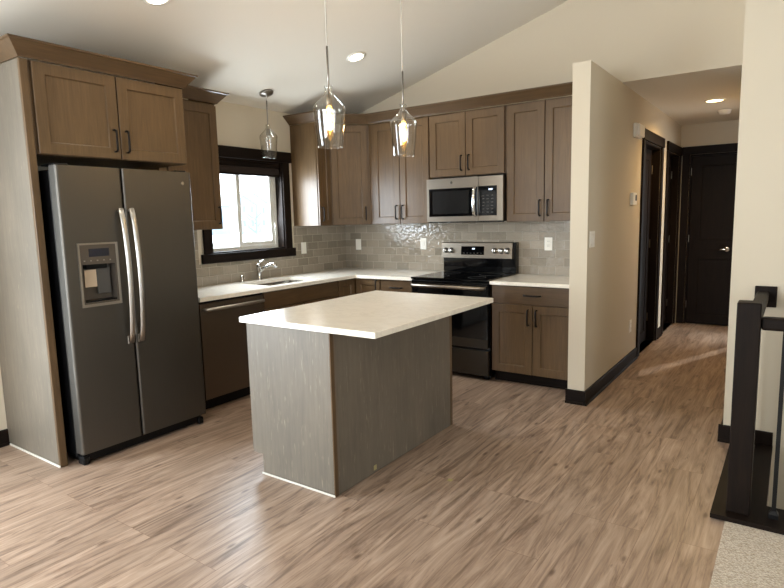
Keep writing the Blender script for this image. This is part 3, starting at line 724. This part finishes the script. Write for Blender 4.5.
build('caulk_strip', MB().box(BX0+.070, BX1+.004, BY0-.009, BY0-.0035, .0005, .012, .002, 1), 'caulk', t)
ym = (BY0+BY1)/2
FXN = lambda y, z: ((BX0+.02, y, z), (0, -1, 0), (0, 0, 1), (-1, 0, 0))
for a in (BY1-.022, ym-.003):
    d = build('door', shaker(.583, .574).map(*FXN(a, .115)), 'cab', t)
    d2 = build('drawer', shaker(.583, .128, slab=True).map(*FXN(a, .697)), 'cab_hy', t)
    for v, p, vert in ((.60, d, True), (.76, d2, False)): pull(FXN, -(0) if False else 0, v, p, vert) if False else None
    mb = MB().tube([(BX0-.001, a-.29-.06, .76), (BX0-.03, a-.29-.055, .76), (BX0-.031, a-.29+.055, .76), (BX0-.001, a-.29+.06, .76)], .0052, 8); build('handle', mb, 'bronze', d2)
o = build('island_countertop', MB().box(1.668, 2.594, -2.957, -1.697, IB, IB+.030, .004, 2), 'quartz')
tag(o, 'large white quartz countertop with faint veins on the island', 'countertop')
o = build('masking_tape', MB().box(BX1+.0005, BX1+.0012, -2.598, -2.572, .016, .044), 'tape'); tag(o, 'tiny yellow tape scrap stuck low on the island panel', 'tape', 'tape scraps')
o = build('masking_tape', MB().box(2.675, 2.700, -2.462, -2.435, .0005, .0014), 'tape'); tag(o, 'tiny yellow tape scrap lying on the plank floor by the island', 'tape', 'tape scraps')

# ------------------------------------------------------------------ pendants and lamps
BOTTLE = [(.0665, 0), (.068, .004), (.0785, .10), (.0865, .185), (.088, .200), (.085, .213), (.070, .232), (.045, .256), (.028, .275), (.0215, .288), (.020, .305), (.0225, .312), (.0225, .320), (.019, .322)]
def pendant(x, y, zb, label, lit, k=1.0, cap=False):
    zc = ceil_z(x); t = thing('pendant_light', (x, y, zb), label, 'pendant lamp', 'bottle-shaped glass pendant lights')
    up = Vector((SL, 0, -1)).normalized()
    build('canopy', MB().lathe([(0, 0), (.062, 0), (.062, .012), (.055, .020), (.012, .024), (.008, .045), (0, .045)], (x, y, zc-.001), up, 28), 'nickel', t)
    top = zb+.322*k
    build('cord', MB().cyl((x, y, top+.20), (x, y, zc-.03), .004, 8), mat('clear_cord', (190, 184, 172), .3), t)
    build('rod', MB().cyl((x, y, top-.07), (x, y, top+.2), .0058, 10), 'nickel', t)
    g = build('glass_shade', MB().lathe([(r*k, h*k) for r, h in BOTTLE], (x, y, zb), 'z', 40), 'shade', t)
    md = g.modifiers.new('s', 'SOLIDIFY'); md.thickness = .0025; md.offset = -1
    build('socket', MB().lathe([(0, 0), (.013, 0), (.0165, .004), (.0165, .05), (.012, .058), (0, .058)], (x, y, zb+.215*k), 'z', 20), 'socket', t)
    b = build('bulb', MB().lathe([(0, -.128), (.010, -.125), (.018, -.112), (.023, -.085), (.023, -.065), (.017, -.03), (.013, 0)], (x, y, zb+.214*k), 'z', 20), 'litbulb' if lit else 'shade', t)
    z = zb+.115*k
    pts = [(x+.006*math.cos(i*1.9), y+.006*math.sin(i*1.9), z+.075*i/14) for i in range(15)]
    build('filament', MB().tube(pts, .005 if lit else .0012, 6), 'filament' if lit else 'nickel', b)
    if lit:
        l = bpy.data.lights.new('bulb_glow', 'POINT'); l.energy = 7; l.color = (1, .70, .38); l.shadow_soft_size = .02
        lo = bpy.data.objects.new('bulb_glow', l); COL.objects.link(lo); lo.parent = t; lo.location = (0, 0, .15*k)
    return t
pendant(2.043, -2.575, 1.79, 'lit clear glass pendant hanging over the near half of the island', True)
pendant(2.043, -1.855, 1.797, 'lit clear glass pendant hanging over the far half of the island', True)
pendant(.273, -1.345, 1.957, 'unlit clear glass pendant hanging in front of the sink window', False, .90)

def downlight(name, x, y, z, nrm, label, m, power, col, r=.062):
    nrm = Vector(nrm).normalized(); t = thing(name, (x, y, z), label, 'ceiling light', 'round recessed ceiling lights')
    build('trim_ring', MB().lathe([(r, 0), (r+.022, 0), (r+.018, .006), (r, .008)], (x, y, z), nrm, 36), 'white', t)
    build('lens', MB().lathe([(0, 0), (r-.0005, 0), (r-.0005, .005), (0, .006)], (x, y, z), nrm, 36), m, t)
    l = bpy.data.lights.new('lamp_beam', 'SPOT'); l.energy = power; l.color = col; l.spot_size = 2.75; l.spot_blend = .7; l.shadow_soft_size = .06
    lo = bpy.data.objects.new('lamp_beam', l); COL.objects.link(lo); lo.parent = t; lo.location = nrm*.03
    lo.rotation_euler = nrm.to_track_quat('-Z', 'Y').to_euler()
DN = (SL, 0, -1)
downlight('recessed_light', 1.049, -1.050, ceil_z(1.049)-.001, DN, 'round recessed light in the sloped ceiling beyond the pendants', 'led', 20, (1, .86, .68))
downlight('recessed_light', .979, -2.845, ceil_z(.979)-.001, DN, 'round recessed light at the top edge above the refrigerator', 'led', 12, (1, .86, .68))
downlight('recessed_light', 3.44, 1.39, 2.439, (0, 0, -1), 'round flush light in the low hall ceiling', 'led_warm', 72, (1, .66, .28), .072)
for x, y in ((3.0, -4.6), (5.6, -4.2), (5.6, -6.6), (3.0, -6.6)):   # the same lamps further back in the room
    pass
sd = thing('smoke_detector', (3.46, 2.09, 2.44), 'white round smoke detector on the hall ceiling', 'smoke detector')
build('base', MB().lathe([(0, 0), (.068, 0), (.068, .010), (.062, .013)], (3.46, 2.09, 2.4395), Vector((0, 0, -1)), 30), 'white', sd)
build('cover', MB().lathe([(.060, .012), (.056, .030), (.045, .040), (0, .042)], (3.46, 2.09, 2.4395), Vector((0, 0, -1)), 30), 'white', sd)

# ------------------------------------------------------------------ wall plates, thermostat, chime
def plate(name, O, u, v, w, label, kind, wid=.072, gangs=1):
    O = Vector(O); t = thing(name, O, label, 'outlet' if kind == 'outlet' else 'switch', 'white wall plates')
    def bld(n, q, p, m='white'): return build(n, q.map(O, u, v, w), m, p)
    W_ = wid+.046*(gangs-1)
    bld('cover_plate', MB().box(-W_/2, W_/2, -.058, .058, .0003, .006, .002, 2), t)
    for g in range(gangs):
        c_ = (g-(gangs-1)/2)*.046
        if kind == 'switch': bld('rocker', MB().box(c_-.0165, c_+.0165, -.033, .033, .0062, .010, .0015, 1), t)
        else:
            for s in (-1, 1):
                rc = bld('receptacle', MB().box(c_-.0165, c_+.0165, s*.020-.014, s*.020+.014, .0062, .009, .003, 2), t)
                for q in (-.006, .006): bld('slot', MB().box(c_+q-.001, c_+q+.001, s*.020-.004, s*.020+.006, .0091, .0096), rc, 'black')
X_, Y_, Z_ = (1, 0, 0), (0, 1, 0), (0, 0, 1)
plate('light_switch', (.0082, -.684, 1.121), Y_, Z_, X_, 'white switch plate on the tile just right of the sink window', 'switch')
plate('light_switch', (.195, -.0082, 1.125), X_, Z_, (0, -1, 0), 'white plate on the range wall tile nearest the room corner', 'switch')
plate('light_switch', (1.035, -.0082, 1.138), X_, Z_, (0, -1, 0), 'white plate on the tile just left of the range', 'switch')
plate('power_outlet', (2.341, -.0082, 1.143), X_, Z_, (0, -1, 0), 'white outlet plate on the tile right of the range', 'outlet')
plate('light_switch', (XT, -.745, 1.215), Y_, Z_, X_, 'white two-rocker switch plate on the end of the hall wall', 'switch', gangs=2)
plate('power_outlet', (XT, .546, .358), Y_, Z_, X_, 'white outlet low on the hall wall above the baseboard', 'outlet')
t = thing('door_chime', (XT, .56, 2.05), 'white box chime high on the hall wall by the first door', 'chime')
build('back_box', MB().box(XT+.0005, XT+.030, .44, .66, 2.055, 2.175, .006, 2), 'white', t)
build('cover', MB().box(XT+.0305, XT+.055, .448, .652, 2.062, 2.168, .010, 3), 'white', t)
t = thing('thermostat', (XT, .46, 1.46), 'white thermostat with a small dark screen on the hall wall', 'thermostat')
build('case', MB().box(XT+.0005, XT+.028, .40, .54, 1.465, 1.575, .006, 2), 'white', t)
build('screen', MB().box(XT+.0285, XT+.030, .475, .53, 1.505, 1.555), 'black', t)

# ------------------------------------------------------------------ stair railing
t = thing('stair_railing', (3.99, -2.06, 0), 'dark wood stair railing with square newel post and black iron balusters', 'railing')
build('floor_plate', MB().grid([3.885, 4.095, 5.33], [-2.166, -1.958, YW-.026], {(1, 1)}, .0085, .030, 'z'), 'espresso_h', t)
nw = MB().box(3.943, 4.035, -2.112, -2.020, .0305, 1.0, .005, 2)
build('newel_post', nw, 'espresso', t)
build('handrail', MB().box(3.972, 4.032, -2.0195, YW-.019, .880, .936, .012, 3), 'espresso_h', t)
build('handrail', MB().box(4.0355, 5.30, -2.095, -2.035, .880, .936, .012, 3), 'espresso_x', t)
build('rosette', MB().box(3.962, 4.070, YW-.0185, YW-.0005, .845, .965, .003, 1), 'espresso_x', t)
def baluster(x, y):
    b = build('baluster', MB().box(x-.0085, x+.0085, y-.0085, y+.0085, .031, .8795), 'blackmetal', t)
    build('shoe', MB().faces([(x+a*.019, y+c*.019, .0305) for a, c in ((-1, -1), (1, -1), (1, 1), (-1, 1))] + [(x+a*.019, y+c*.019, .050) for a, c in ((-1, -1), (1, -1), (1, 1), (-1, 1))] + [(x+a*.011, y+c*.011, .064) for a, c in ((-1, -1), (1, -1), (1, 1), (-1, 1))],
        [(0, 1, 2, 3), (8, 9, 10, 11)]+[(4*k+i, 4*k+(i+1) % 4, 4*k+4+(i+1) % 4, 4*k+4+i) for k in (0, 1) for i in range(4)]), 'blackmetal', b)
for k in range(8): baluster(3.992, -1.93+.1*k)
for k in range(12): baluster(4.124+.1*k, -2.065)

# ------------------------------------------------------------------ outside the window
struct('ground_snow', MB().box(-140, -.2, -60, 160, -1.2, -.9), 'snow')
def house(x, y, w_, d_, h, m, label):
    t = thing('house', (x, y, -.9), label, 'house', 'houses across the snowy yard')
    build('walls', MB().prism([(y-w_/2, -.9), (y+w_/2, -.9), (y+w_/2, h), (y, h+w_*.28), (y-w_/2, h)], 'x', x-d_, x), m, t)
    th = .25
    build('roof', MB().prism([(y-w_/2-.4, h-.1), (y, h+w_*.28+.02), (y+w_/2+.4, h-.1), (y+w_/2+.4, h+th), (y, h+w_*.28+th+.15), (y-w_/2-.4, h+th)], 'x', x-d_-.3, x+.3), 'snow', t)
    for i in range(3):
        for q in range(2):
            yy = y-w_*.3+w_*.3*i; zz = .4+q*2.6
            f = build('window_trim', MB().box(x+.01, x+.06, yy-.55, yy+.55, zz, zz+1.5), 'whitevinyl', t); build('pane', MB().box(x+.061, x+.08, yy-.45, yy+.45, zz+.1, zz+1.4), 'winpane', f)
house(-80, 67.8, 6.5, 8, 4.6, 'siding', 'narrow pale blue gabled house on the left seen through the sink window')
house(-88, 77.5, 8.5, 9, 5.0, 'siding2', 'wider grey gabled house on the right seen through the sink window')

def tree(x, y, h, label):
    t = thing('bare_tree', (x, y, -.9), label, 'tree', 'bare trees in the snowy yard')
    mb = MB(); rnd = random.Random(int(h*100))
    mb.tube([(x, y, -.9), (x, y, h*.4), (x+.1, y, h)], [.055, .04, .015], 8); build('trunk', mb, 'bark', t)
    for k in range(9):
        a = rnd.uniform(0, 2*PI); z = h*rnd.uniform(.3, .85); ln = h*rnd.uniform(.2, .38)
        build('branch', MB().tube([(x, y, z), (x+math.cos(a)*ln*.5, y+math.sin(a)*ln*.5, z+ln*.35), (x+math.cos(a)*ln, y+math.sin(a)*ln, z+ln*.8)], [.022, .015, .006], 6), 'bark', t)
tree(-14, 11.3, 2.2, 'bare young tree in the snow in front of the far houses')
